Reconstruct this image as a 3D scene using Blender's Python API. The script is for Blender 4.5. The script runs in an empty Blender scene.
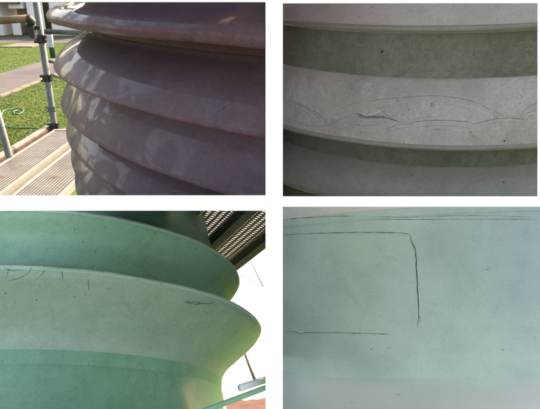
import bpy, bmesh, math, random
from mathutils import Vector, Matrix, noise
from mathutils.bvhtree import BVHTree
import numpy as np
random.seed(4)
SC = bpy.context.scene
COL = SC.collection
R = math.radians

# ------------------------------------------------------------------ camera
CAM_Z = 4.0
PITCH = 0.375
F = 540.0                                  # focal length in photo pixels (photo is 540 wide)
cp, sp = math.cos(PITCH), math.sin(PITCH)
cd = bpy.data.cameras.new('camera')
cd.sensor_width = 36; cd.lens = 36; cd.clip_start = 0.02; cd.clip_end = 600
cam = bpy.data.objects.new('camera', cd); COL.objects.link(cam)
cam.location = (0, 0, CAM_Z); cam.rotation_euler = (math.pi/2 - PITCH, 0, 0)
SC.camera = cam
CAM = Vector((0, 0, CAM_Z))

# ------------------------------------------------------------------ light
SUN_EL, SUN_AZ = R(36), R(44)              # azimuth measured from +Y, clockwise: behind and to the right
to_sun = Vector((math.sin(SUN_AZ)*math.cos(SUN_EL), math.cos(SUN_AZ)*math.cos(SUN_EL), math.sin(SUN_EL)))
w = bpy.data.worlds.new('World'); SC.world = w; w.use_nodes = True
nt = w.node_tree; nt.nodes.clear()
sky = nt.nodes.new('ShaderNodeTexSky'); sky.sky_type = 'NISHITA'; sky.sun_disc = False
sky.sun_elevation = SUN_EL; sky.sun_rotation = SUN_AZ; sky.air_density = 1.0; sky.dust_density = 2.5; sky.ozone_density = 1.0
bg = nt.nodes.new('ShaderNodeBackground'); bg.inputs['Strength'].default_value = 0.15
wo = nt.nodes.new('ShaderNodeOutputWorld')
nt.links.new(sky.outputs[0], bg.inputs[0]); nt.links.new(bg.outputs[0], wo.inputs[0])
sd = bpy.data.lights.new('sun', 'SUN'); sd.energy = 2.6; sd.angle = R(0.5); sd.color = (1, .97, .92)
so = bpy.data.objects.new('sun', sd); COL.objects.link(so)
so.rotation_euler = (-to_sun).to_track_quat('-Z', 'Y').to_euler(); so.location = to_sun*40
vs = SC.view_settings
vs.view_transform = 'Standard'; vs.look = 'None'; vs.gamma = 1; vs.use_curve_mapping = False
vs.exposure = 2.3
vs.use_white_balance = True; vs.white_balance_temperature = 9200; vs.white_balance_tint = 18
SC.render.engine = 'CYCLES'

# ------------------------------------------------------------------ helpers
def ray(x, y):
    X = (x-270)/F; U = (204.6-y)/F
    return Vector((X, cp+U*sp, -sp+U*cp))
def at_z(x, y, z):
    r = ray(x, y); return CAM + r*((z-CAM_Z)/r.z)
def at_y(x, y, Y):
    r = ray(x, y); return CAM + r*(Y/r.y)
def at_d(x, y, d):                          # depth along the view axis
    return CAM + ray(x, y)*d
def tag(o, label=None, cat=None, group=None, kind=None):
    if label: o['label'] = label
    if cat: o['category'] = cat
    if group: o['group'] = group
    if kind: o['kind'] = kind
    return o
def link(name, me, mat, parent=None, smooth=False):
    o = bpy.data.objects.new(name, me); COL.objects.link(o)
    if mat: me.materials.append(mat)
    if parent: o.parent = parent
    if smooth:
        for p in me.polygons: p.use_smooth = True
    return o
def bm_obj(name, bm, mat, parent=None, smooth=False):
    bmesh.ops.recalc_face_normals(bm, faces=bm.faces[:])
    me = bpy.data.meshes.new(name); bm.to_mesh(me); bm.free()
    return link(name, me, mat, parent, smooth)
def empty(name, loc, label, cat, group=None):
    o = bpy.data.objects.new(name, None); COL.objects.link(o); o.location = loc
    o.empty_display_size = .1
    return tag(o, label, cat, group)
def box(bm, c, s, M=None):
    r = bmesh.ops.create_cube(bm, size=1)
    for v in r['verts']:
        v.co = Vector((v.co.x*s[0]+c[0], v.co.y*s[1]+c[1], v.co.z*s[2]+c[2]))
        if M: v.co = M @ v.co
    return r['verts']
def box_obj(name, lo, hi, mat, parent=None, bevel=0.0, M=None):
    bm = bmesh.new()
    c = [(a+b)/2 for a, b in zip(lo, hi)]; s = [abs(b-a) for a, b in zip(lo, hi)]
    box(bm, c, s)
    if bevel: bmesh.ops.bevel(bm, geom=bm.edges[:], offset=bevel, segments=2, affect='EDGES', profile=.6)
    if M: bmesh.ops.transform(bm, matrix=M, verts=bm.verts[:])
    return bm_obj(name, bm, mat, parent)
def tube_bm(bm, pts, rad, seg=10, cap=True, radii=None):
    pts = [Vector(p) for p in pts]; rings = []
    n = len(pts); prev = None
    for i, p in enumerate(pts):
        d = (pts[min(i+1, n-1)]-pts[max(i-1, 0)]).normalized()
        ref = prev if prev is not None else (Vector((0, 0, 1)) if abs(d.z) < .9 else Vector((1, 0, 0)))
        u = (ref - d*ref.dot(d)).normalized(); v = d.cross(u); prev = u
        rr = radii[i] if radii else rad
        rings.append([bm.verts.new(p + (u*math.cos(a)+v*math.sin(a))*rr) for a in [2*math.pi*k/seg for k in range(seg)]])
    for a, b in zip(rings, rings[1:]):
        for k in range(seg):
            bm.faces.new((a[k], a[(k+1) % seg], b[(k+1) % seg], b[k]))
    if cap:
        bm.faces.new(rings[0]); bm.faces.new(rings[-1])
def tube_obj(name, pts, rad, mat, parent=None, seg=12, radii=None):
    bm = bmesh.new(); tube_bm(bm, pts, rad, seg, True, radii)
    return bm_obj(name, bm, mat, parent, True)

# ------------------------------------------------------------------ materials
class NT:
    def __init__(s, name):
        s.m = bpy.data.materials.new(name); s.m.use_nodes = True
        s.t = s.m.node_tree; s.t.nodes.clear()
        s.out = s.t.nodes.new('ShaderNodeOutputMaterial')
        s.b = s.t.nodes.new('ShaderNodeBsdfPrincipled')
        s.t.links.new(s.b.outputs[0], s.out.inputs[0])
        s.co = s.t.nodes.new('ShaderNodeTexCoord')
    def n(s, typ, **kw):
        x = s.t.nodes.new(typ)
        for k, v in kw.items(): setattr(x, k, v)
        return x
    def l(s, a, b): s.t.links.new(a, b)
    def noise(s, scale, detail=4, rough=.55, dist=0, stretch=None):
        x = s.n('ShaderNodeTexNoise'); x.inputs['Scale'].default_value = scale
        x.inputs['Detail'].default_value = detail; x.inputs['Roughness'].default_value = rough
        x.inputs['Distortion'].default_value = dist
        if stretch:
            mp = s.n('ShaderNodeMapping'); mp.inputs['Scale'].default_value = stretch
            s.l(s.co.outputs['Object'], mp.inputs[0]); s.l(mp.outputs[0], x.inputs['Vector'])
        else: s.l(s.co.outputs['Object'], x.inputs['Vector'])
        return x.outputs[0]
    def ramp(s, fac, a, b):
        x = s.n('ShaderNodeMapRange'); x.inputs[1].default_value = a; x.inputs[2].default_value = b
        s.l(fac, x.inputs[0]); return x.outputs[0]
    def mix(s, fac, a, b):
        x = s.n('ShaderNodeMix', data_type='RGBA')
        if isinstance(fac, float): x.inputs[0].default_value = fac
        else: s.l(fac, x.inputs[0])
        for k, c in ((6, a), (7, b)):
            if isinstance(c, (tuple, list)): x.inputs[k].default_value = (*c, 1)
            else: s.l(c, x.inputs[k])
        return x.outputs[2]
    def mul(s, a, k):
        x = s.n('ShaderNodeMath', operation='MULTIPLY'); s.l(a, x.inputs[0])
        if isinstance(k, (int, float)): x.inputs[1].default_value = k
        else: s.l(k, x.inputs[1])
        return x.outputs[0]
    def bump(s, h, strength=.2, dist=.002):
        x = s.n('ShaderNodeBump'); x.inputs['Strength'].default_value = strength; x.inputs['Distance'].default_value = dist
        s.l(h, x.inputs['Height']); s.l(x.outputs[0], s.b.inputs['Normal'])
    def col(s, c):
        if isinstance(c, (tuple, list)): s.b.inputs['Base Color'].default_value = (*c, 1)
        else: s.l(c, s.b.inputs['Base Color'])
    def set(s, rough=None, spec=None, metal=None):
        if rough is not None:
            if isinstance(rough, (int, float)): s.b.inputs['Roughness'].default_value = rough
            else: s.l(rough, s.b.inputs['Roughness'])
        if spec is not None: s.b.inputs['Specular IOR Level'].default_value = spec
        if metal is not None: s.b.inputs['Metallic'].default_value = metal
        return s

def glaze(name, base, dark, light, rough=(.3, .5), spec=.5, coat=0.0, grain=.4, smear=.5, speck=(.03, .028, .025), speck_amt=.6, sc=1.0, bump=.12, streak=.5, stretch=(1, 1, 1)):
    """weathered porcelain glaze: mottled colour, grime streaks, dark specks, fine waviness"""
    m = NT(name)
    big = m.ramp(m.noise(3.5*sc, 5, .6, .4), .35, .68)
    c = m.mix(big, base, light)
    med = m.ramp(m.noise(17*sc, 6, .65, .8, stretch), .48, .72)
    c = m.mix(m.mul(med, streak), c, dark)
    fine = m.ramp(m.noise(150*sc, 3, .75), .36, .64)
    c = m.mix(m.mul(fine, grain), c, dark)
    c = m.mix(m.mul(m.ramp(m.noise(9*sc, 6, .7, 1.6, (1, 1, 2.2)), .56, .7), smear), c, light)
    sp_ = m.ramp(m.noise(75*sc, 2, .5), .70, .76)
    c = m.mix(m.mul(sp_, speck_amt), c, speck)
    m.col(c)
    rr = m.n('ShaderNodeMapRange'); rr.inputs[1].default_value = .3; rr.inputs[2].default_value = .7
    rr.inputs[3].default_value = rough[0]; rr.inputs[4].default_value = rough[1]
    m.l(m.noise(22*sc, 5, .6), rr.inputs[0]); m.set(rr.outputs[0], spec)
    m.bump(m.noise(48*sc, 5, .6), bump, .003)
    if coat:
        cw = m.n('ShaderNodeMath', operation='MULTIPLY_ADD'); m.l(m.ramp(m.noise(7*sc, 4, .6, 1.2, (1, 1, 1.8)), .50, .58), cw.inputs[0])
        cw.inputs[1].default_value = coat*.85; cw.inputs[2].default_value = coat*.15; m.l(cw.outputs[0], m.b.inputs['Coat Weight'])
        m.b.inputs['Coat Roughness'].default_value = .05; m.b.inputs['Coat IOR'].default_value = 1.24
    return m.m
def plain(name, c1, c2, sc=8, rough=.6, metal=0, spec=.4, bump=0, bs=60, lo=.35, hi=.65, extra=None):
    m = NT(name)
    c = m.mix(m.ramp(m.noise(sc, 6, .6, .3), lo, hi), c1, c2)
    if extra:
        c = m.mix(m.ramp(m.noise(extra[1], 5, .65), extra[2], extra[3]), c, extra[0])
    m.col(c); m.set(rough, spec, metal)
    if bump: m.bump(m.noise(bs, 5, .6), bump, .004)
    return m.m

M = {}
M['white'] = plain('white_board', (.88, .88, .87), (.9, .9, .89), 4, .7, spec=.2)
M['plum'] = glaze('plum_glaze', (0.0778, 0.0486, 0.0583), (0.0508, 0.0302, 0.0378), (0.0929, 0.0616, 0.0713), (.5, .62), .06, .6, sc=1.3, streak=.5, bump=.06)
M['plum_rim'] = glaze('plum_rim_glaze', (.085, .035, .042), (.045, .018, .022), (.12, .07, .076), (.5, .62), .1, .2, sc=3, streak=.6)
M['plum_core'] = glaze('plum_core_glaze', (.082, .028, .041), (.058, .019, .028), (.09, .036, .048), (.5, .6), .1, .3, sc=1.3, streak=.35)  # redder than the sheds: the recess's red glow put into colour
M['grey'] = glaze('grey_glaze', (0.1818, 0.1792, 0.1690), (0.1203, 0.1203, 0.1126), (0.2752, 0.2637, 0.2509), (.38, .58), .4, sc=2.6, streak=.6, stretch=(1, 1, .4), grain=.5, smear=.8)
M['grey_pale'] = glaze('grey_pale_glaze', (0.2220, 0.2088, 0.1968), (0.1560, 0.1488, 0.1392), (0.2640, 0.2460, 0.2316), (.38, .58), .4, sc=2.6, streak=.5, grain=.5)  # lighter top shed: the top-down fall of light put into colour
M['grey_shaded'] = glaze('grey_shaded_glaze', (0.1534, 0.1521, 0.1404), (0.1040, 0.1040, 0.0936), (0.1794, 0.1768, 0.1638), (.45, .6), .35, sc=2.6, streak=.5, grain=.5)  # darker lower shed: its dimmer light put into the glaze colour
M['grey_rim'] = glaze('grey_rim_glaze', (0.1250, 0.1325, 0.1125), (0.0825, 0.0900, 0.0750), (0.1525, 0.1562, 0.1350), (.35, .5), .4, sc=3, grain=.5)
M['algae_shade'] = glaze('algae_shade_glaze', (0.0908, 0.1039, 0.0834), (0.0498, 0.0571, 0.0454), (0.1259, 0.1405, 0.1171), (.5, .7), .3, sc=4, streak=.9, speck_amt=.6, grain=.65, smear=.7)  # greenish growth, darkened: shadow under the sheds put into colour
M['mint'] = glaze('mint_glaze', (0.2365, 0.3465, 0.2838), (0.1705, 0.2398, 0.1958), (0.2860, 0.3795, 0.3212), (.35, .5), .3, .08, sc=2.6, streak=.5)
M['mint_deep'] = glaze('mint_deep_glaze', (0.1740, 0.3799, 0.2610), (0.1247, 0.2537, 0.1740), (0.2204, 0.4350, 0.3117), (.35, .5), .3, .08, sc=2.6, streak=.5)
M['mint_rim'] = glaze('mint_rim_glaze', (.34, .45, .38), (.2, .28, .23), (.38, .48, .42), (.3, .45), .45, sc=4, streak=.7)  # pale rim: edge highlight put into the glaze colour
M['mint_core'] = glaze('mint_core_glaze', (.120, .300, .205), (.085, .205, .138), (.15, .345, .245), (.3, .45), .4, .2, sc=2.8, streak=.6, stretch=(1, 1, .35))
def sea_glaze(zl):
    # sea green body glaze with sky reflection painted in as paler grey below height zl (metres along the body)
    m = NT('sea_glaze'); sep = m.n('ShaderNodeSeparateXYZ'); m.l(m.co.outputs['Object'], sep.inputs[0])
    big = m.ramp(m.noise(4.2, 3, .5, .3), .36, .66)
    up = m.mix(big, (.315, .420, .372), (.212, .292, .290))  # broad lighter and darker areas stand in for light falloff across the body
    up = m.mix(m.mul(m.ramp(m.noise(420, 3, .7), .36, .64), .28), up, (.16, .235, .235))
    up = m.mix(m.mul(m.ramp(m.noise(19, 6, .6, .6), .46, .74), .35), up, (.135, .205, .212))
    up = m.mix(m.mul(m.ramp(m.noise(70, 4, .7), .60, .72), .25), up, (.12, .185, .19))
    dn = m.mix(m.ramp(m.noise(6, 5, .6, .3), .35, .66), (.285, .328, .312), (.318, .350, .334))
    ad = m.n('ShaderNodeMath', operation='MULTIPLY_ADD'); m.l(m.noise(11, 4, .6), ad.inputs[0]); ad.inputs[1].default_value = .022; m.l(sep.outputs[2], ad.inputs[2])
    mr = m.n('ShaderNodeMapRange', interpolation_type='SMOOTHSTEP'); mr.inputs[1].default_value = zl-.004; mr.inputs[2].default_value = zl+.024; m.l(ad.outputs[0], mr.inputs[0])
    m.col(m.mix(mr.outputs[0], dn, up)); m.set(.33, .4); m.bump(m.noise(60, 5, .6), .03, .003)
    return m.m
M['sea_pale'] = glaze('sea_pale_glaze', (.42, .43, .41), (.34, .35, .33), (.46, .47, .44), (.25, .4), .45, sc=1.6, bump=.04, streak=.25, speck_amt=.2)
M['stain_dark'] = plain('stain_dark', (.07, .11, .11), (.11, .16, .155), 60, .8)
M['stain'] = plain('stain_teal', (.15, .21, .205), (.12, .165, .16), 60, .8)
M['crack'] = plain('crack_dark', (.02, .024, .03), (.045, .05, .055), 60, .8)
M['crack_soft'] = plain('crack_grey', (.07, .072, .075), (.11, .11, .108), 60, .8)
M['crack_faint'] = plain('crack_faint', (.10, .10, .10), (.14, .14, .135), 60, .8)
M['crack_green'] = plain('crack_teal', (.025, .045, .046), (.05, .08, .08), 60, .8)
M['chip'] = plain('chip_pale', (.26, .24, .235), (.18, .165, .16), 120, .7)
M['galv'] = plain('galvanised_steel', (.055, .068, .066), (.085, .095, .092), 14, .5, .15, .35, .15, 90)
M['dgalv'] = plain('dull_dark_steel', (.055, .062, .064), (.10, .108, .106), 20, .6, .1, .5, .15, 90)
M['rust'] = plain('rusty_coupler', (.008, .009, .011), (.022, .02, .018), 40, .5, .3)
M['brown'] = plain('brown_weathered_tube', (.13, .085, .05), (.085, .055, .032), 8, .6)
M['dbrown'] = plain('dark_brown_paint', (.035, .018, .014), (.02, .012, .01), 8, .5)
M['green'] = plain('green_paint', (.012, .05, .028), (.02, .07, .035), 8, .5)
M['plank'] = plain('dusty_steel_plank', (.125, .117, .108), (.175, .165, .15), 6, .6, .05, .4, .2, 120, extra=((.10, .045, .022), 5, .58, .72))
M['plank_edge'] = plain('pale_plank_edge', (.15, .14, .128), (.195, .183, .168), 7, .6, .05, .4, extra=((.10, .055, .03), 9, .60, .75))
M['rust_plank'] = plain('rusted_plank', (.16, .12, .07), (.09, .05, .025), 14, .7, .1)
M['toe'] = plain('dark_plank_side', (.05, .025, .02), (.09, .05, .04), 12, .6, .2)
M['path'] = plain('path_asphalt', (.060, .056, .058), (.040, .039, .043), .5, .9, bump=.4, bs=30, extra=((.085, .075, .070), .18, .42, .62))
M['kerb'] = plain('kerb_concrete', (.14, .125, .105), (.11, .098, .085), 3, .85)
M['slab'] = plain('slab_concrete', (.14, .13, .10), (.10, .10, .07), 1.5, .85)
M['wall'] = plain('house_render', (.64, .62, .62), (.68, .665, .66), 1.5, .85)
M['eave'] = plain('eave_brown', (.06, .045, .035), (.04, .03, .025), 3, .7)
M['dark_in'] = plain('garage_interior', (.30, .25, .16), (.24, .19, .12), 1.2, .9)
M['maroon'] = plain('maroon_door', (.16, .035, .04), (.12, .03, .035), 3, .5)
M['pane'] = plain('window_pane', (.03, .035, .045), (.05, .055, .06), 1, .08)
M['bluegrey'] = plain('pale_blue_panel', (.36, .40, .47), (.30, .33, .40), 2, .5)
M['hose'] = plain('green_hose', (.02, .09, .045), (.03, .115, .06), 5, .4)
M['earth'] = plain('reddish_rubble', (.10, .05, .042), (.07, .035, .03), 20, .95, bump=.6, bs=60)
M['leaf'] = plain('leaf', (.03, .055, .012), (.05, .09, .02), 3, .6)
M['highlight_white'] = plain('painted_highlight', (.85, .85, .85), (.88, .88, .88), 5, .2)

def grass_mat(name, a, b, c):
    m = NT(name)
    x = m.mix(m.ramp(m.noise(.35, 6, .65), .35, .66), a, b)
    x = m.mix(m.mul(m.ramp(m.noise(.9, 5, .7, .8), .52, .72), .7), x, (b[0]*1.2, b[1]*1.08, b[2]*1.3))
    x = m.mix(m.mul(m.ramp(m.noise(2.2, 6, .7), .45, .7), .75), x, c)
    m.col(x); m.set(.85, .2); m.bump(m.noise(9, 6, .7), .8, .05)
    return m.m
M['grass'] = grass_mat('lawn', (.042, .082, .011), (.064, .104, .014), (.026, .052, .008))
M['blade'] = grass_mat('grass_blades', (.052, .104, .013), (.08, .122, .018), (.032, .062, .009))

def emis(name, c, s):
    m = bpy.data.materials.new(name); m.use_nodes = True; t = m.node_tree; t.nodes.clear()
    o = t.nodes.new('ShaderNodeOutputMaterial'); e = t.nodes.new('ShaderNodeEmission')
    e.inputs[0].default_value = (*c, 1); e.inputs[1].default_value = s
    t.links.new(e.outputs[0], o.inputs[0]); return m
M['sky'] = emis('sky_glare', (.92, .97, 1), .30)

# ------------------------------------------------------------------ the setting: lawn, path, kerb
def sheet(name, x0, x1, y0, y1, z, mat, nx=1, ny=1):
    bm = bmesh.new()
    vs_ = [[bm.verts.new((x0+(x1-x0)*i/nx, y0+(y1-y0)*j/ny, z)) for i in range(nx+1)] for j in range(ny+1)]
    for j in range(ny):
        for i in range(nx): bm.faces.new((vs_[j][i], vs_[j][i+1], vs_[j+1][i+1], vs_[j+1][i]))
    return bm_obj(name, bm, mat)
tag(sheet('lawn_ground', -250, 250, -60, 380, 0, M['grass'], 10, 10), kind='structure')
tag(sheet('path', -14.2, -11.1, 2, 46, .006, M['path'], 1, 20), kind='structure')
tag(sheet('road', -60, 40, 47.5, 53.8, .006, M['path'], 10, 1), kind='structure')
kerb = bpy.data.objects.new('kerb', None); COL.objects.link(kerb); tag(kerb, kind='structure')
kb = bmesh.new(); box(kb, (0, 0, .05), (.16, .98, .11)); bmesh.ops.bevel(kb, geom=kb.edges[:], offset=.015, segments=1, affect='EDGES')
kme = bpy.data.meshes.new('kerb_stone'); kb.to_mesh(kme); kb.free(); kme.materials.append(M['kerb'])
for i in range(40):
    o = bpy.data.objects.new('kerb_stone', kme); COL.objects.link(o); o.parent = kerb
    o.location = (-11.0+random.uniform(-.012, .012), 5.5+i, random.uniform(-.012, .008)); o.rotation_euler.z = random.uniform(-.01, .01)
tag(box_obj('concrete_slab', (-21.0, 43.4, .004), (-18.4, 46.6, .07), M['slab'], None, .02), 'pale concrete slab lying flush in the lawn before the house', 'slab')

# grass blades over the part of the lawn that is near enough to show them
rng = np.random.default_rng(3)
N = 70000
gy = 14 + 40*rng.random(N)**1.4; gx = -gy*(.28+.36*rng.random(N))
rag = rng.normal(0, .10, N)+.10*np.sin(gy*2.1)+.07*np.sin(gy*5.3+1)
ok = ~((gx > -14.2+rag) & (gx < -10.95+.3*rag)); ok &= gy < 47.3+rag
ok &= ~((gx > -21.1) & (gx < -18.3) & (gy > 43.3) & (gy < 46.7))
gx, gy = gx[ok], gy[ok]; n = len(gx)
h = .02+.035*rng.random(n); a = rng.random(n)*6.283; wd = .008+.012*rng.random(n)
lean = .05*rng.standard_normal((n, 2))
v = np.zeros((n, 3, 3))
v[:, 0] = np.stack([gx-np.cos(a)*wd, gy-np.sin(a)*wd, np.zeros(n)], 1)
v[:, 1] = np.stack([gx+np.cos(a)*wd, gy+np.sin(a)*wd, np.zeros(n)], 1)
v[:, 2] = np.stack([gx+lean[:, 0], gy+lean[:, 1], h], 1)
me = bpy.data.meshes.new('grass'); me.from_pydata(v.reshape(-1, 3).tolist(), [], np.arange(3*n).reshape(-1, 3).tolist())
tag(link('grass', me, M['blade']), 'short mown green grass of the lawn', 'grass', kind='stuff')

# ------------------------------------------------------------------ house across the lawn
HY = 56.0
house = empty('house', (-26, HY, 0), 'white rendered house with garage opening and maroon door across the lawn', 'house')
def hpart(name, p0, p1, y0, y1, mat, parent=house, bevel=0):
    A = at_y(*p0, HY); B = at_y(*p1, HY)
    lo = (min(A.x, B.x), HY+y0, max(0, min(A.z, B.z))); hi = (max(A.x, B.x), HY+y1, max(A.z, B.z))
    o = box_obj(name, lo, hi, mat, None, bevel)
    if parent is house: o.parent = house; o.matrix_parent_inverse = Matrix.Translation((26, -HY, 0))
    else: o.parent = parent; o.matrix_parent_inverse = Matrix.Translation((26, -HY, 0))
    return o
# wall built round its openings (pieces butt, small offsets keep faces apart)
hpart('wall', (-60, -14), (4.8, 40), 0, 7, M['wall'])
hpart('wall', (4.8, -14), (23.2, 8.5), .02, 7, M['wall'])
hpart('wall', (23.2, -14), (120, 40), 0, 7, M['wall'])
g = hpart('garage_opening', (4.8, 8.5), (23.2, 40), 2.6, 2.7, M['dark_in']); g['label'] = 'shaded tan interior of the open garage'
hpart('garage_door', (8.5, 17.5), (20.5, 40), .5, .62, M['wall'])
hpart('door', (40.2, 8), (44.6, 40), -.06, .02, M['maroon'])
wn = hpart('window', (56.6, 5.6), (61.6, 12.4), -.05, .02, M['wall'])
hpart('pane', (57.0, 6.1), (58.9, 11.9), -.09, -.055, M['pane'], wn); hpart('pane', (59.4, 6.1), (61.2, 11.9), -.09, -.055, M['pane'], wn)
hpart('eave', (-60, .2), (20.5, 3.6), -.8, -.02, M['eave'])
hpart('roof', (-60, -20), (120, -14), -.9, 8, M['eave'])
cab = empty('van', (-28.6, HY-3.2, 0), 'pale blue van parked at the house beside the garage', 'van')
def vpart(name, lo, hi, mat, bev=.06):
    o = box_obj(name, lo, hi, mat, cab, bev); return o
vpart('body', (-1.1, -1.9, .35), (.95, 1.9, 1.25), M['bluegrey'], .12)
vpart('cabin', (-.98, -1.2, 1.2), (.83, 1.9, 2.05), M['bluegrey'], .2)
vpart('windscreen', (-.8, -1.26, 1.35), (.65, -1.19, 1.9), M['pane'], .01)
for sx in (-.95, .8):
    for sy in (-1.2, 1.2):
        bm = bmesh.new(); bmesh.ops.create_cone(bm, cap_ends=True, segments=20, radius1=.34, radius2=.34, depth=.2)
        bmesh.ops.transform(bm, matrix=Matrix.Translation((sx, sy, .34)) @ Matrix.Rotation(math.pi/2, 4, 'Y'), verts=bm.verts[:])
        bm_obj('wheel', bm, M['rust'], cab)

def bush(name, loc, rx, rz, n, label, cat, mat, trunk=True, leaf=.18):
    root = empty(name, loc, label, cat)
    me = bpy.data.meshes.new('crown'); V = []; Fc = []
    for i in range(n):
        while True:
            d = Vector((random.uniform(-1, 1), random.uniform(-1, 1), random.uniform(-1, 1)))
            if d.length < 1 and (noise.noise(d*2.3+Vector(loc)) > -.18): break
        p = Vector((d.x*rx, d.y*rx, d.z*rz + rz + (.6 if trunk else 0)))
        u = Vector((random.gauss(0, 1), random.gauss(0, 1), random.gauss(0, 1))).normalized(); t_ = u.orthogonal().normalized()
        s = leaf*random.uniform(.5, 1.2); k = len(V)
        V += [p-u*s, p+t_*s*.5, p+u*s, p-t_*s*.5]; Fc.append((k, k+1, k+2, k+3))
    me.from_pydata([tuple(x) for x in V], [], Fc)
    link('crown', me, mat, root)
    bm = bmesh.new(); tube_bm(bm, [(0, 0, 0), (.03, 0, .5), (0, .05, rz+.4)], .08, 8, True, [.1, .08, .03])
    for q in range(4):
        aa = q*1.6; tube_bm(bm, [(0, 0, .6), (math.cos(aa)*rx*.5, math.sin(aa)*rx*.5, rz+.5)], .03, 6, True, [.05, .015])
    bm_obj('trunk', bm, M['dbrown'], root, True)
    return root
b = at_y(80, 3, 53.5); bush('garden_tree', (b.x, 53.5, 0), .95, 1.9, 2200, 'green leafy garden tree in front of the white house wall', 'tree', M['leaf'])

# ------------------------------------------------------------------ scaffold on the lawn side
PZ = 2.8
def post(name, px_top, px_bot, Y, rad, mat, label, group=None, z0=0.0, ztop=None):
    p = at_y(*px_bot, Y); zt = ztop if ztop else 4.6
    root = empty(name, (p.x, Y, z0), label, 'scaffold post', group)
    tube_obj('tube', [(0, 0, 0 if z0 > 0 else .01), (0, 0, zt-z0)], rad, mat, root, 16)
    return root, p
def coupler(parent, z, s=.05, mat='rust', off=(0, 0)):
    bm = bmesh.new(); box(bm, (off[0], off[1], z), (s*1.5, s*1.6, s*1.5))
    bmesh.ops.bevel(bm, geom=bm.edges[:], offset=s*.3, segments=2, affect='EDGES')
    tube_bm(bm, [(off[0]-s*1.1, off[1]-s*.5, z+s*.4), (off[0]+s*1.1, off[1]-s*.5, z+s*.4)], s*.22, 8)
    tube_bm(bm, [(off[0]-s*.9, off[1]-s*.9, z-s*.4), (off[0]+s*.9, off[1]-s*.3, z-s*.4)], s*.2, 8)
    return bm_obj('coupler', bm, M[mat], parent)
PY = at_z(55, 126, PZ).y
mp, pbase = post('scaffold_post', (37, 0), (54.5, 126), PY, .030, M['galv'], 'grey galvanised scaffold post at the far end of the perforated planks')
for q, s_ in ((39, .055), (78, .05), (109, .04), (126, .05)):
    coupler(mp, at_y(45, q, PY).z, s_, 'rust' if q != 109 else 'galv')
bp_ = box_obj('base_plate', (-.08, -.08, .001), (.08, .08, .012), M['galv'], mp)
mx = pbase.x
# ledgers from the post
def ledger(name, a, b, rad, mat, label, caps=False):
    a, b = Vector(a), Vector(b); root = empty(name, a, label, 'scaffold tube')
    tube_obj('tube', [(0, 0, 0), b-a], rad, mat, root, 14)
    return root
p0 = at_y(44, 31.5, PY+.06); p1 = at_y(130, 34.5, PY+.06)
ledger('ledger_tube', p0, p1, .023, M['galv'], 'grey ledger tube running from the post behind the plum insulator')
pb0 = at_y(-14, 21.5, PY-.25); pb1 = at_y(28.5, 18.4, PY-.25)
lb = ledger('brown_tube', pb0, pb1, .032, M['brown'], 'brown weathered guard tube with black end fitting beside grey post')
d_ = pb1-pb0
cf = at_y(30.5, 28, PY-.2)-pb0
bm = bmesh.new()
tube_bm(bm, [d_*.985, d_*1.0, d_+Vector((.02, .01, -.02)), cf+Vector((.0, 0, .03)), cf+Vector((.01, 0, -.02))], .034, 14, True, [.033, .035, .034, .036, .03])
box(bm, (cf.x, cf.y, cf.z-.01), (.075, .06, .06)); box(bm, (cf.x+.015, cf.y, cf.z-.06), (.04, .05, .05)); box(bm, (cf.x+.05, cf.y+.02, cf.z), (.06, .03, .03))
bm_obj('end_fitting', bm, M['rust'], lb)
pc0 = at_y(47, 61, PY+.05); pc1 = at_y(56, 62.5, PY+.05)
ledger('stub_tube', pc0, pc1, .014, M['galv'], 'short grey stub tube on the post below the green tube')
pc0 = at_y(47, 73.5, PY+.05); pc1 = at_y(64, 78.5, PY+.05)
ledger('brace_tube', pc0, pc1, .016, M['plank_edge'], 'pale diagonal brace tube meeting the grey post at its middle coupler')
# brown and green tube behind the post
GY = PY+.35
gt = at_y(53.2, 58, GY); gm = at_y(50.4, 30, GY)
gtr = empty('painted_tube', (gt.x, GY, gt.z), 'tube painted dark brown above and green below, hung behind grey post', 'tube')
tube_obj('green_sleeve', [(0, 0, 0), (0, 0, gm.z-gt.z)], .027, M['green'], gtr, 12)
tube_obj('brown_sleeve', [(0, 0, gm.z-gt.z+.002), (0, 0, 4.7-gt.z)], .03, M['dbrown'], gtr, 12)
q0 = at_y(46.2, 35, GY-.12); q1 = at_y(53.6, 47.5, GY-.12)
tag(box_obj('name_plate', (q0.x, GY-.13, q1.z), (q1.x, GY-.115, q0.z), M['bluegrey'], None, .006), 'blank pale blue plate hung on the scaffold beside grey post', 'plate')
# short near post at platform edge
lp = at_z(9.5, 157, PZ); dirp = (at_y(-1.5, 118, lp.y)-lp); base = lp-dirp*(lp.z/dirp.z)
mp2 = empty('scaffold_post', base, 'grey scaffold post leaning outward past the outer rail of the planks', 'scaffold post')
tube_obj('tube', [(0, 0, 0), dirp*((4.1)/dirp.z)], .028, M['galv'], mp2, 14)
coupler(mp2, PZ-.07, .045, 'galv', ((lp-base).x, 0))

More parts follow.
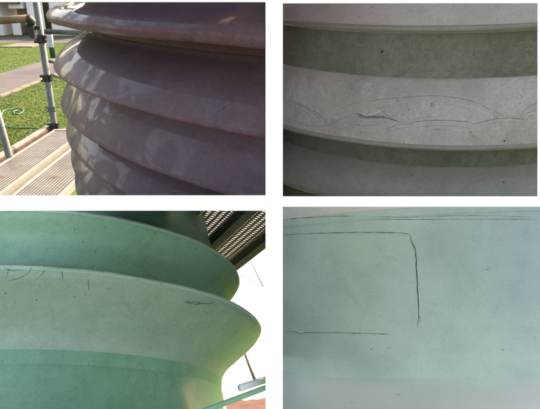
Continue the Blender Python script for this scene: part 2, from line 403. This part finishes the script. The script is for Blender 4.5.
# perforated planks
def perforated(bm, x0, x1, y0, y1, z, pitch, hole, mask=None, M4=None, th=.004):
    nx = max(1, int(round((x1-x0)/pitch))); ny = max(1, int(round((y1-y0)/pitch)))
    dx, dy = (x1-x0)/nx, (y1-y0)/ny
    cache = {}
    def V(x, y, zz):
        k = (round(x, 5), round(y, 5), round(zz, 5))
        if k not in cache:
            co = Vector((x, y, zz)); cache[k] = bm.verts.new(M4 @ co if M4 else co)
        return cache[k]
    for j in range(ny):
        for i in range(nx):
            cx, cy = x0+(i+.5)*dx, y0+(j+.5)*dy
            hx, hy = dx/2, dy/2
            outer = [(-hx, -hy), (0, -hy), (hx, -hy), (hx, 0), (hx, hy), (0, hy), (-hx, hy), (-hx, 0)]
            rr = hole*random.uniform(.93, 1.05)
            inner = [(rr*math.cos(t), rr*math.sin(t)) for t in [math.radians(225+45*k) for k in range(8)]]
            for k in range(8):
                k2 = (k+1) % 8
                o1, o2, i1, i2 = outer[k], outer[k2], inner[k], inner[k2]
                bm.faces.new((V(cx+o1[0], cy+o1[1], z), V(cx+o2[0], cy+o2[1], z), V(cx+i2[0], cy+i2[1], z), V(cx+i1[0], cy+i1[1], z)))
                bm.faces.new((V(cx+i1[0], cy+i1[1], z), V(cx+i2[0], cy+i2[1], z), V(cx+i2[0], cy+i2[1], z-th), V(cx+i1[0], cy+i1[1], z-th)))
def plank(x0, x1, y0, y1, label, mat):
    root = empty('scaffold_plank', ((x0+x1)/2, y0, PZ-.05), label, 'plank', 'perforated scaffold planks')
    T = Matrix.Translation((-(x0+x1)/2, -y0, -(PZ-.05)))
    bm = bmesh.new(); perforated(bm, x0+.028, x1-.028, y0, y1-.06, PZ-.004, .0235, .0090, None, T)
    bm_obj('perforated_deck', bm, mat, root)
    for a, b in ((x0, x0+.028), (x1-.028, x1)):
        box_obj('side_flange', (a, y0, PZ-.05), (b, y1, PZ), M['plank_edge'], root, .004, T)
    box_obj('end_cap', (x0+.0285, y1-.06, PZ-.05), (x1-.0285, y1, PZ+.002), M['plank_edge'], root, .004, T)
    return root
xs = [at_z(0, 166, PZ).x, (at_z(5, 196, PZ).x+at_z(68, 140, PZ).x)/2, (at_z(10, 196, PZ).x+at_z(70, 145, PZ).x)/2, at_z(66, 188, PZ).x]
ye = at_z(47, 129, PZ).y
plank(xs[0]-.03, xs[1]-.004, 2.6, ye, 'dusty perforated steel plank whose end cap meets the grey post', M['plank'])
plank(xs[2]+.012, xs[3]+.02, 2.6, ye+.1, 'perforated steel plank with orange rust stains beside the plum insulator', M['plank'])
pr = empty('scaffold_plank', (xs[0]+.1, ye+.02, PZ-.06), 'short rusted plank laid across behind the end of the planks', 'plank', 'perforated scaffold planks')
Tm = Matrix.Translation((-(xs[0]+.1), -(ye+.02), -(PZ-.06)))
bm = bmesh.new(); perforated(bm, xs[0]+.03, xs[2]+.5, ye+.03, ye+.32, PZ-.012, .036, .0125, None, Tm)
bm_obj('perforated_deck', bm, M['rust_plank'], pr)
box_obj('side_flange', (xs[0]+.03, ye+.322, PZ-.06), (xs[2]+.5, ye+.345, PZ-.008), M['plank_edge'], pr, .003, Tm)
xr = at_z(30, 137, PZ).x
eb = empty('edge_rail', (xr, 2.6, PZ-.03), 'pale rail along the outer side of the planks', 'rail')
box_obj('rail', (-.035, 0, 0), (.012, PY-2.6+.02, .03), M['plank_edge'], eb, .004)
box_obj('dark_side', (.013, 0, -.03), (.028, PY-2.6+.02, .012), M['toe'], eb, .003)
# transom under the planks
for ty in (ye-.2,):
    a_ = Vector((xr-.1, ty, PZ-.085)); b_ = Vector((xs[3]+.25, ty, PZ-.085))
    ledger('transom_tube', a_, b_, .024, M['toe'], 'dark transom tube carrying the perforated planks')

# hose on the grass
hp = [(2, 113), (1.5, 118), (3, 123), (8, 126.5), (16, 127.8), (26, 128), (38, 128)]
hose2 = [(2, 113), (5, 110.5), (10, 109.5), (16, 108.5), (22, 109), (23.5, 111), (20, 113.5), (15, 114), (14, 111.5), (18, 110)]
ptsw = []
for q in (list(reversed(hp)) + hose2[1:]):
    c = at_z(*q, .03); ptsw.append(c)
fine = []
for i in range(len(ptsw)-1):
    a0 = ptsw[max(i-1, 0)]; a1 = ptsw[i]; a2 = ptsw[i+1]; a3 = ptsw[min(i+2, len(ptsw)-1)]
    for k in range(6):
        t = k/6
        fine.append(.5*((2*a1)+(-a0+a2)*t+(2*a0-5*a1+4*a2-a3)*t*t+(-a0+3*a1-3*a2+a3)*t**3))
fine.append(ptsw[-1])
tag(tube_obj('garden_hose', fine, .022, M['hose'], None, 8), 'green garden hose lying in a loose loop on the lawn', 'hose')

# ------------------------------------------------------------------ white partition between the four views, added as boards before the lens
FD = .44                                    # front face, metres from the lens along the view axis
Cm = Matrix(((1, 0, 0, 0), (0, cp, sp, 0), (0, -sp, cp, CAM_Z), (0, 0, 0, 1)))     # (right, depth, up) -> world
def px(x): return (x-270)/F*FD
def pu(y): return (204.6-y)/F*FD
part = empty('added_gutter', (0, 0, 0), 'added white board partition that separates the four insulators into bays', 'added_gutter')
part.matrix_world = Cm
def board(name, x0, x1, y0, y1, d0, d1):
    return box_obj(name, (px(x0), d0, pu(y1)), (px(x1), d1, pu(y0)), M['white'], part)
board('added_upright', 265.6, 282.8, -60, 470, FD, 1.5)  # depth extended to block sun patches and colour bounce between bays
board('added_crossbar', -60, 267, 195.4, 210.8, FD+.0005, .74)
board('added_crossbar', 281, 600, 196.4, 206.8, FD+.0005, .66)
board('added_top_border', -60, 267, -30, 1.6, FD+.0005, FD+.0015)
board('added_top_border', 281, 600, -30, 2.6, FD+.0005, FD+.0015)
board('added_side_border', 538.4, 570, 2, 197, FD+.0007, FD+.0015)
# cutting planes in world space: (point, normal pointing to what is kept)
UP = (Cm.to_3x3() @ Vector((0, 0, 1))).normalized()
def uplane(y_px): return CAM + (Cm.to_3x3() @ Vector((0, 1, (204.6-y_px)/F)))*1.0
def cutplane_h(y_px, up):                   # plane through the lens and a picture row: lies inside the added cross board
    dvec = (Cm.to_3x3() @ Vector((0, 1, (204.6-y_px)/F))).normalized()
    nrm = Vector((1, 0, 0)).cross(dvec).normalized()
    if nrm.z < 0: nrm = -nrm
    return (CAM, nrm if up else -nrm)

# ------------------------------------------------------------------ insulators
def smooth_profile(pts, it=2):
    for _ in range(it):
        out = [pts[0]]
        for a, b in zip(pts, pts[1:]):
            out += [(a[0]*.75+b[0]*.25, a[1]*.75+b[1]*.25), (a[0]*.25+b[0]*.75, a[1]*.25+b[1]*.75)]
        out.append(pts[-1]); pts = out
    return pts
def lathe(name, prof, Rs, root, Mw, mat, cuts, seg, a0=0, a1=2*math.pi, wob=0, seed=0, rimr=None, sm=2, close=True):
    """revolve a closed (r,z) outline; cut with the partition planes; coordinates local to root"""
    bm = bmesh.new(); P = smooth_profile(prof, sm) if sm else prof
    full = abs(a1-a0-2*math.pi) < 1e-6; ns = seg if full else seg+1
    rings = []
    for k in range(ns):
        a = a0+(a1-a0)*k/seg; ca, sa = math.cos(a), math.sin(a); ring = []
        for (r, z) in P:
            if wob:
                wz = wob*(noise.noise(Vector((ca*4, sa*4, seed)))+.5*noise.noise(Vector((ca*13, sa*13, seed+5))))
                wr = wob*.6*noise.noise(Vector((ca*7, sa*7, seed+9)))
                e = max(0, min(1, (r-(rimr or .9))/.1))
                r2, z2 = r+wr*e, z+wz*(.3+.7*e)
            else: r2, z2 = r, z
            ring.append(bm.verts.new((r2*ca*Rs, r2*sa*Rs, z2*Rs)))
        rings.append(ring)
    m = len(P)
    for k in range(seg):
        A, B = rings[k], rings[(k+1) % ns]
        for i in range(m if close else m-1):
            j = (i+1) % m
            bm.faces.new((A[i], B[i], B[j], A[j]))
    if not full:
        for ring in (rings[0], rings[-1]): bm.faces.new(ring)
    inv = Mw.inverted()
    for (pt, nrm) in cuts:
        lp_ = inv @ pt; ln = (inv.to_3x3() @ nrm).normalized()
        r_ = bmesh.ops.bisect_plane(bm, geom=bm.verts[:]+bm.edges[:]+bm.faces[:], plane_co=lp_, plane_no=-ln, clear_outer=True)
        ed = [e for e in r_['geom_cut'] if isinstance(e, bmesh.types.BMEdge) and e.is_valid]
        if ed:
            try: bmesh.ops.edgenet_fill(bm, edges=ed)
            except Exception: pass
    if not bm.faces: bm.free(); return None
    bmesh.ops.recalc_face_normals(bm, faces=bm.faces[:])
    me = bpy.data.meshes.new(name); bm.to_mesh(me); bm.free()
    o = link(name, me, mat, root, True)
    try: me.set_sharp_from_angle(angle=R(42))
    except Exception: pass
    return o
def frame(th, ph):
    a = Vector((math.sin(ph), math.cos(ph)*math.sin(th), math.cos(ph)*math.cos(th)))
    u = Vector((0, 1, 0)).cross(a).normalized(); v = a.cross(u); return a, u, v
def ins_root(name, c, Rs, th, ph, label):
    a, u, v = frame(th, ph)
    Mw = Matrix.Translation(CAM+Vector(c)*Rs) @ Matrix(((u.x, v.x, a.x), (u.y, v.y, a.y), (u.z, v.z, a.z))).to_4x4()
    o = empty(name, (0, 0, 0), label, 'insulator'); o.matrix_world = Mw
    return o, Mw
def bvh_of(objs, Mw):
    V = []; Fc = []
    for o in objs:
        if not o: continue
        k = len(V); V += [Mw @ v_.co for v_ in o.data.vertices]
        Fc += [tuple(i+k for i in p.vertices) for p in o.data.polygons]
    return BVHTree.FromPolygons(V, Fc)
def on_surface(tree, poly, step=2.0, jit=.45):
    out = []
    P = [Vector((*q, 0)) for q in poly]
    for a, b in zip(P, P[1:]):
        k = max(1, int((b-a).length/step))
        for i in range(k): out.append(a+(b-a)*i/k)
    out.append(P[-1]); res = []
    for i, q in enumerate(out):
        jx, jy = noise.noise(Vector((q.x*.35, q.y*.35, 1)))*jit, noise.noise(Vector((q.x*.4, q.y*.4, 7)))*jit
        h_ = tree.ray_cast(CAM, ray(q.x+jx, q.y+jy).normalized())
        if h_[0] is not None: res.append((h_[0], h_[1]))
    return res
def crack(tree, poly, rad, mat, root, Mw, name='crack', taper=True, label=None, step=2.0):
    S = on_surface(tree, poly, step)
    if len(S) < 2: return None
    inv = Mw.inverted(); n_ = len(S)
    rr = []
    for i in range(n_):
        e_ = max(.25, min(1, 3*math.sin(math.pi*(i+.4)/n_))) if taper else 1
        rr.append(rad*e_*(1+.75*noise.noise(Vector((i*.37, len(poly)*3.1, rad*9000))))*random.uniform(.8, 1.2))
    o = tube_obj(name, [inv @ p for p, _ in S], rad, mat, root, 6, rr)
    if label: o['label'] = label
    return o

WL, WR = Vector((px(265.6)-.0008, 0, 0)), Vector((px(282.8)+.0008, 0, 0))
LEFT = (WL, Vector((-1, 0, 0))); RIGHT = (WR, Vector((1, 0, 0)))

# --- bay 1: plum brown glazed insulator beside the scaffold
R1 = 1.1
i1, W1 = ins_root('insulator', (.5848, 1.2555, 0), R1, 0, 0, 'plum brown glazed insulator with close sheds beside the scaffold planks')
cut1 = [LEFT, cutplane_h(200, True)]
seg1 = 520; A0, A1 = R(95), R(262)
TR = TR0 = .94
parts1 = [lathe('core', [(.86, -.5), (TR-.004, -.5), (TR-.004, .3), (.86, .3)], R1, i1, W1, M['plum_core'], cut1, seg1, A0, A1, 0, 0, None, 0)]
rimsz = [(.058, 1.0), (-.0305, 1.0017), (-.1105, 1.0019), (-.174, .9993), (-.2226, .9971), (-.270, .995), (-.318, .994), (-.364, .993), (-.41, .992)]
for k, (z, r) in enumerate(rimsz):
    hgt = (.052, .033, .046, .053, .036)[k] if k < 5 else .035
    TR = .94 if k < 3 else .966
    lip = .011 if k == 1 else .0055
    ov = r-TR
    c1, c2, c3 = (.12, .36, .66) if k == 2 else (.22, .5, .78)
    prof = [(TR-.02, z-lip*.8), (TR+.006, z-lip*.8), (r-ov*.25, z-lip), (r-.002, z-lip*.9), (r, z-lip*.4), (r-.0008, z+.001), (r-ov*c1, z+hgt*.28), (r-ov*c2, z+hgt*.58), (r-ov*c3, z+hgt*.82), (TR+ov*.12, z+hgt*.97), (TR, z+hgt*1.06), (TR-.004, z+hgt*1.2), (TR-.02, z+hgt*1.2)]
    if k == 1:
        prof = [(.92, z-.009), (.946, z-.009), (.985, z-.011), (.998, z-.010), (1.0015, z-.005), (1.0, z+.002), (.994, z+.007), (.985, z+.0100), (.962, z+.0165), (.947, z+.0255), (.940, z+.033), (.937, z+.05), (.92, z+.05)]
    sh_ = lathe('shed', prof, R1, i1, W1, M['plum'], cut1, seg1, A0, A1, .0035 if k == 1 else .0016, k*3.1, .93)
    if not sh_: continue
    rm_ = lathe('rim', [(r-.004, z-lip*1.04), (r-.0012, z-lip*.96), (r+.0008, z-lip*.45), (r-.0002, z-lip*.02), (r-.004, z+.0)], R1, sh_, W1, M['plum_rim'], cut1, seg1, A0, A1, .0035 if k == 1 else .0016, k*3.1, .93, 1)
    parts1 += [sh_, rm_]
T1 = bvh_of(parts1, W1)
crack(T1, [(98.5, 145.2), (99.6, 147.2)], .0012, M['chip'], i1, W1, 'chip', False, None, .7)

# --- bay 2: grey insulator with cracked shed
R2 = .42
i2, W2 = ins_root('insulator', (.7402, 2.5994, -.3174), R2, -.1223, -.0535, 'grey glazed insulator with arcing cracks across its wide middle shed')
cut2 = [RIGHT, cutplane_h(201.5, True)]
seg2 = 400; B0, B1 = R(180), R(330)
t2 = .9126
parts2 = [lathe('core', [(.7, -.9), (t2, -.9), (t2, .8), (.7, .8)], R2, i2, W2, M['algae_shade'], cut2, seg2, B0, B1, 0, 0, None, 0)]
def shed2(r, z, zt, k, mat, tin=None):
    lip = .012
    prof = [(t2-.03, z-.03), (t2+.004, z-.03), (r-.02, z-lip*1.25), (r-.003, z-lip*1.2), (r+.001, z-lip*.6), (r-.002, z), (r-.006, z+.004),
            (r-.02, z+(zt-z)*.30), (r-.045, z+(zt-z)*.66), (t2+.008, zt-.006), (t2-.002, zt+.004), (t2-.03, zt+.004)]
    o = lathe('shed', prof, R2, i2, W2, mat, cut2, seg2, B0, B1, .0012, k*2.3, .9)
    rim = lathe('rim', [(r-.012, z-lip*1.28), (r-.001, z-lip*1.24), (r+.0035, z-lip*.6), (r+.001, z+.0005), (r-.006, z+.003)], R2, o, W2, M['grey_rim'], cut2, seg2, B0, R(262) if k == 2 else B1, .0012, k*2.3, .9, 1)
    return [o, rim]
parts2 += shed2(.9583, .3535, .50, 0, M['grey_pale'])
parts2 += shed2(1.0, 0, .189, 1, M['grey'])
parts2 += shed2(1.0058, -.2199, -.11, 2, M['grey_shaded'])
T2 = bvh_of(parts2, W2)
def z1(L): return [(280+x/4.154, 80+y/4.154) for x, y in L]
def z2(L): return [(410+x/4.154, 80+y/4.154) for x, y in L]
for L, rad, m_ in [
    (z1([(14, 74), (60, 90), (110, 112), (150, 135), (185, 165), (202, 188)]), .00042, 'crack_soft'),
    (z1([(14, 84), (60, 97), (105, 116), (140, 140), (165, 162)]), .0003, 'crack_soft'),
    (z1([(205, 188), (260, 160), (318, 140)]), .00028, 'crack_soft'),
    (z1([(316, 139), (350, 150), (400, 153), (440, 157), (470, 165), (495, 174)]), .0008, 'crack'),
    (z1([(322, 146), (355, 155), (400, 157), (430, 156)]), .0009, 'crack_soft'),
    (z1([(395, 104), (420, 125), (450, 150), (470, 160)]), .00042, 'crack_soft'),
    (z1([(350, 90), (420, 80), (540, 71)])+z2([(60, 66), (120, 66), (200, 75), (250, 86), (288, 98)]), .00042, 'crack_soft'),
    (z1([(430, 207), (480, 188), (540, 181)])+z2([(30, 173), (80, 168), (160, 168), (240, 173), (268, 184)]), .0005, 'crack_soft'),
    (z2([(255, 184), (300, 175), (360, 160), (420, 158), (490, 166)]), .0005, 'crack_soft'),
    (z2([(533, 92), (490, 112), (460, 145)]), .00042, 'crack_soft'),
    (z2([(533, 118), (490, 138), (450, 158)]), .0003, 'crack_soft'),
    (z2([(350, 128), (390, 150), (440, 154)]), .00036, 'crack_soft'),
    (z2([(90, 206), (120, 204), (150, 212)]), .00035, 'crack_soft'),
    (z1([(440, 215), (500, 200), (540, 196)]), .0003, 'crack_soft'),
    (z1([(14, 96), (60, 108), (100, 128), (130, 152)]), .00026, 'crack_faint'),
    (z1([(60, 170), (110, 188), (160, 192), (205, 189), (240, 178)]), .0003, 'crack_faint'),
    (z1([(205, 190), (225, 150), (255, 120), (300, 98), (350, 90)]), .0003, 'crack_faint'),
    (z1([(260, 172), (300, 185), (350, 190), (400, 186), (440, 176), (480, 172)]), .0003, 'crack_faint'),
    (z1([(330, 215), (380, 222), (430, 208)]), .00028, 'crack_faint'),
    (z1([(470, 165), (500, 175), (540, 172)])+z2([(40, 160), (90, 152), (140, 150)]), .00026, 'crack_faint'),
    (z2([(20, 200), (70, 190), (130, 188), (190, 192), (250, 200)]), .00028, 'crack_faint'),
    (z2([(285, 97), (310, 112), (350, 128)]), .0003, 'crack_faint'),
    (z2([(300, 190), (350, 178), (420, 174), (480, 182)]), .00026, 'crack_faint'),
    (z2([(533, 140), (500, 150), (480, 165)]), .00026, 'crack_faint'),
    (z1([(322, 150), (345, 158), (372, 160)]), .0007, 'crack_soft'), (z1([(380, 150), (410, 148), (436, 154)]), .0006, 'crack_soft'),
    (z2([(225, 130), (240, 180), (262, 235)]), .0005, 'chip'),
    (z2([(480, 175), (430, 205), (400, 240)]), .0005, 'chip')]:
    crack(T2, L, rad*.72, M[m_], i2, W2)
for q, s_ in (((381.5, 51.5), .0032), ((504, 140.5), .0011), ((503, 182), .0010), ((433, 105), .0007), ((431, 106), .0006), ((470, 132), .0006)):
    crack(T2, [q, (q[0]+1.2, q[1]+.5)], s_, M['rust'], i2, W2, 'chip', False, None, .6)

# --- bay 3: mint green insulator seen from below its sheds
R3 = .36
i3, W3 = ins_root('insulator', (-1.0488, 2.3092, -1.6304), R3, .8475, -.0418, 'mint green glazed insulator showing the undersides of its wide sheds')
cut3 = [LEFT, cutplane_h(207, False)]
seg3 = 360; t3 = .80
parts3 = [lathe('core', [(.5, -.75), (t3, -.75), (t3, .33), (.735, .48), (.70, .7), (.68, 1.6), (.5, 1.6)], R3, i3, W3, M['mint_core'], cut3, seg3, 0, 2*math.pi, 0, 0, None, 2)]
def shed3(r, z, dz, hi, k, m_='mint', bot=None):
    prof = [(t3-.04, z-dz-.075), (t3-.004, z-dz-.08), (t3+.006, z-dz-.035), (t3+.035, z-dz+.012), (r-.075, z-dz*.50), (r-.012, z-.035), (r-.002, z-.016), (r+.002, z-.006), (r-.004, z+.005), (r-.03, z+.014),
            (t3+.075, z+hi*.32), (t3+.02, z+hi*.68), (t3-.004, z+hi*1.1), (t3-.04, z+hi*1.1)]
    o = lathe('shed', prof, R3, i3, W3, M[m_], cut3, seg3, 0, 2*math.pi, .004, k*4.7, .85)
    rim = lathe('rim', [(r-.004, z-.012), (r+.0025, z-.011), (r+.0045, z-.004), (r+.0005, z+.005), (r-.01, z+.006)], R3, o, W3, M['mint_rim'], cut3, seg3, 0, 2*math.pi, .004, k*4.7, .85, 1)
    return [o, rim]
parts3 += shed3(1.0, 0, .177, .06, 1)
parts3 += shed3(.8932, .2766, .20, .06, 2, 'mint_deep')
parts3 += shed3(1.0, -.56, .1, .27, 0, 'mint_core')
T3 = bvh_of(parts3, W3)
crack(T3, [(184, 301.5), (190, 303), (197, 304.5), (203, 303.5), (209, 304), (214, 302)], .0006, M['crack'], i3, W3)
crack(T3, [(188, 303), (194, 302), (201, 302.5)], .0004, M['crack'], i3, W3)
for L in ([(32, 267), (29, 273), (20, 278), (9, 281)], [(9, 265), (8, 272), (6, 278)], [(62, 271), (63, 279)], [(88, 280), (89, 290)], [(3, 268), (12, 271), (22, 270)], [(46, 268), (42, 275), (34, 281)]):
    crack(T3, L, .00028, M['crack_green'], i3, W3)
for q in ((44, 267.5), (92, 268), (150, 396), (1, 361), (216, 398), (36, 300), (74, 297)):
    crack(T3, [q, (q[0]+random.uniform(.6, 2), q[1]+random.uniform(-.5, .6))], random.uniform(.0003, .0007), M['crack'], i3, W3, 'chip', True, None, .5)

# sky seen past the mint insulator, curved sheet far behind it
bm = bmesh.new(); nx_ = 24; rows = []
for j in range(9):
    yy = 206+(460-206)*j/8; row = []
    for i in range(nx_+1):
        xx = -420+(273+420)*i/nx_
        dd = 2.6-.5*((xx-150)/560)**2
        row.append(bm.verts.new(at_d(xx, yy, dd)))
    rows.append(row)
for j in range(8):
    for i in range(nx_): bm.faces.new((rows[j][i], rows[j][i+1], rows[j+1][i+1], rows[j+1][i]))
tag(bm_obj('sky', bm, M['sky'], None, True), kind='structure')

# scaffold deck overhead in that bay: plane square to the insulator's axis
a3, u3, v3 = frame(.8475, -.0418)
def on_deck(x, y, off):
    p0_ = CAM+Vector((-1.0488, 2.3092, -1.6304))*R3 + a3*off
    r = ray(x, y); t = (p0_-CAM).dot(a3)/r.dot(a3); return CAM+r*t
OFF = .62*R3
o_ = on_deck(232, 269, OFF); e_ = on_deck(268, 240.5, OFF)
dx_ = (e_-o_).normalized(); dy_ = a3.cross(dx_).normalized()
s2 = on_deck(217, 243, OFF)
if (s2-o_).dot(dy_) < 0: dy_ = -dy_
DM = Matrix(((dx_.x, dy_.x, a3.x, o_.x), (dx_.y, dy_.y, a3.y, o_.y), (dx_.z, dy_.z, a3.z, o_.z), (0, 0, 0, 1)))
wdt = (s2-o_).dot(dy_)
deck = []
for k in range(3):
    rt = empty('deck_plank', (0, 0, 0), ['perforated deck plank above the mint insulator, on the open edge of the deck', 'perforated deck plank above the mint insulator, between two dark beams', 'perforated deck plank above the mint insulator, farthest inside the deck'][k], 'plank', 'deck planks over the mint insulator')
    y0_ = k*wdt*1.0
    rt.matrix_world = DM @ Matrix.Translation((0, y0_, 0))
    bm = bmesh.new(); W_ = wdt*.70; pw = W_/5.0
    # slotted sheet: cells with wide slots
    L0, L1_ = -.12, .60
    ncol = int((L1_-L0)/(pw*.62))
    for c_ in range(ncol):
        xa = L0+(L1_-L0)*c_/ncol; xb = L0+(L1_-L0)*(c_+1)/ncol
        box(bm, ((xa+xb)/2, wdt*.26+W_/2, 0), ((xb-xa)*.36, W_, .0016))
    for r_ in range(6):
        box(bm, ((L0+L1_)/2, wdt*.26+W_*r_/5, .0002), (L1_-L0, pw*.34, .0022))
    def cut_wall(bm_):
        inv = (DM @ Matrix.Translation((0, y0_, 0))).inverted()
        r__ = bmesh.ops.bisect_plane(bm_, geom=bm_.verts[:]+bm_.edges[:]+bm_.faces[:], plane_co=inv @ LEFT[0], plane_no=-(inv.to_3x3() @ LEFT[1]), clear_outer=True)
        bmesh.ops.holes_fill(bm_, edges=[e for e in r__['geom_cut'] if isinstance(e, bmesh.types.BMEdge) and e.is_valid])
        return bm_
    bm_obj('slotted_sheet', cut_wall(bm), M['plank_edge'], rt)
    b2 = bmesh.new(); box(b2, ((L0+L1_)/2, wdt*.12, -.002), (L1_-L0, wdt*.2, .028)); bm_obj('beam', cut_wall(b2), M['dgalv'], rt)
    b2 = bmesh.new(); box(b2, ((L0+L1_)/2, wdt*.24, -.001), (L1_-L0, wdt*.03, .018)); bm_obj('beam_lip', cut_wall(b2), M['green'], rt)

# strut, rod, rail, added highlight bar and ground past the mint insulator
def tp(name, a, b, d0, d1, rad, mat, label, cat):
    A_, B_ = at_d(*a, d0), at_d(*b, d1)
    rt = empty(name, A_, label, cat); tube_obj('tube', [(0, 0, 0), B_-A_], rad, mat, rt, 12); return rt
tp('strut_tube', (256.5, 384), (240, 340), 1.5, 1.7, .0048, M['galv'], 'grey strut tube rising behind the mint insulator rim', 'scaffold tube')
tp('thin_rod', (249, 257), (263, 287), 2.1, 2.1, .0022, M['bluegrey'], 'thin pale blue rod against the sky by the mint insulator', 'rod')
gr_ = tp('green_rail', (188, 417), (280, 382.5), .70, .74, .0036, M['mint_deep'], 'mint green rail crossing the foot of the mint insulator', 'rail')
tp('thin_rod', (240, 275), (258, 282.5), 2.15, 2.15, .0012, M['bluegrey'], 'short fine wire against the sky near the thin rod', 'rod')
rb = tp('highlight_bar', (240, 388), (275, 377), .80, .86, .0052, M['highlight_white'], 'white highlight bar added at the foot of the mint insulator', 'rail')  # added white bar: a gloss highlight given shape as an object
bm = bmesh.new()
q00, q10, q11, q01 = at_d(190, 432, 1.75), at_d(276, 432, 1.75), at_d(276, 397, 2.2), at_d(190, 405, 2.2)
NG = 14; grid = []
for j in range(NG+1):
    row = []
    for i in range(NG+1):
        s, t = i/NG, j/NG
        p = (q00*(1-s)+q10*s)*(1-t)+(q01*(1-s)+q11*s)*t
        row.append(bm.verts.new(p+UP*.02*noise.noise(p*30)))
    grid.append(row)
for j in range(NG):
    for i in range(NG): bm.faces.new((grid[j][i], grid[j][i+1], grid[j+1][i+1], grid[j+1][i]))
tag(bm_obj('earth', bm, M['earth'], None, True), kind='structure')

# --- bay 4: sea green insulator body, close up
R4 = .5
dir4 = ray(411, 300)
th4 = PITCH+math.atan(95.4/F)
D4 = .74
c4 = dir4.normalized()*(D4+R4)/R4
i4, W4 = ins_root('insulator', c4, R4, th4, -.03, 'smooth sea green glazed insulator body with thin rectangular crack lines')
cut4 = [RIGHT, cutplane_h(201.5, False)]
seg4 = 400; C0, C1 = R(170), R(352)
pz = lambda y: (on4(411, y))
def zat(y):                                  # axial height where the picture row meets the front of the body
    a, u, v = frame(th4, -.03); o = CAM+Vector(c4)*R4
    tr = ray(411, y); best = None
    # intersect with the cylinder of radius R4
    A = tr - a*tr.dot(a); oc = CAM-o; Bv = oc-a*oc.dot(a)
    aa, bb, cc = A.dot(A), 2*A.dot(Bv), Bv.dot(Bv)-R4*R4
    t = (-bb-math.sqrt(max(0, bb*bb-4*aa*cc)))/(2*aa)
    return ((CAM+tr*t)-o).dot(a)/R4
zt, zg, zb = zat(208.5), zat(217), zat(382)
M['sea'] = sea_glaze(zb*R4)
parts4 = [lathe('core', [(.85, zb-.06), (.9995, zb-.06), (1.0, zb+.02), (1.0, zat(300)), (1.0, zg-.03), (1.003, zg-.010), (1.004, zg-.003), (1.0015, zg-.001), (1.0015, zg+.001), (1.004, zg+.004), (1.004, zt), (1.002, zt+.02), (.85, zt+.02)], R4, i4, W4, M['sea'], cut4, seg4, C0, C1, 0, 0, None, 1)]
parts4.append(lathe('shed', [(.85, zb+.03), (.9975, zb+.03), (1.0012, zb-.004), (1.0125, zb-.05), (1.05, zb-.11), (1.16, zb-.2), (1.2, zb-.23), (1.2, zb-.25), (.85, zb-.25)], R4, i4, W4, M['sea'], cut4, seg4, C0, C1, 0, 0, None, 1))
parts4.append(lathe('rim', [(.85, zt+.0005), (1.0045, zt+.0005), (1.0065, zt+.003), (1.006, zt+.04), (.85, zt+.04)], R4, i4, W4, M['sea_pale'], cut4, seg4, C0, C1, 0, 0, None, 0))
T4 = bvh_of(parts4, W4)
K = 'crack_green'
crack(T4, [(283.5, 235), (300, 234.2), (320, 233.4), (340, 232.8), (360, 232.5), (380, 232.6), (400, 233), (409, 234)], .00038, M[K], i4, W4, 'crack', False)
crack(T4, [(409, 233.8), (410.5, 236), (411, 240), (413, 245), (415.3, 249), (416, 260), (416.8, 275), (417.6, 290), (418.4, 305), (419, 318), (417.6, 324), (418, 328)], .00058, M[K], i4, W4, 'crack')
crack(T4, [(415.6, 251), (416.4, 262), (417.1, 276), (417.8, 286)], .0004, M['crack'], i4, W4)
crack(T4, [(419, 316), (420.4, 319), (420.2, 323)], .00025, M[K], i4, W4)
crack(T4, [(283.5, 331.6), (296, 332), (299, 333.6), (302, 334.2), (305, 332.6), (320, 332.8), (340, 333), (360, 333.5), (380, 334), (394, 334.5)], .00035, M[K], i4, W4, 'crack')
crack(T4, [(360, 216.6), (385, 217), (410, 217.3), (440, 216.2), (470, 215.6), (500, 216), (537, 217.4)], .0003, M['stain_dark'], i4, W4, 'scratch')
crack(T4, [(372, 219.4), (410, 219.6), (450, 219.4), (500, 219), (537, 219.6)], .0005, M['stain'], i4, W4, 'scratch')
crack(T4, [(284, 219), (320, 217), (356, 216)], .0004, M['crack_soft'], i4, W4, 'scratch')
for q, s_ in (((486.5, 268.5), .0014), ((371, 348.5), .0009), ((391, 348), .0009), ((351, 402.5), .001), ((396, 394), .0008), ((503, 350), .0009)):
    for _ in range(3):
        ax_, ay_ = q[0]+random.gauss(0, 1.8), q[1]+random.gauss(0, .7)
        crack(T4, [(ax_, ay_), (ax_+random.uniform(.8, 3), ay_+random.uniform(-.5, .5))], s_*random.uniform(.14, .34), M['stain'], i4, W4, 'stain', True, None, .5)
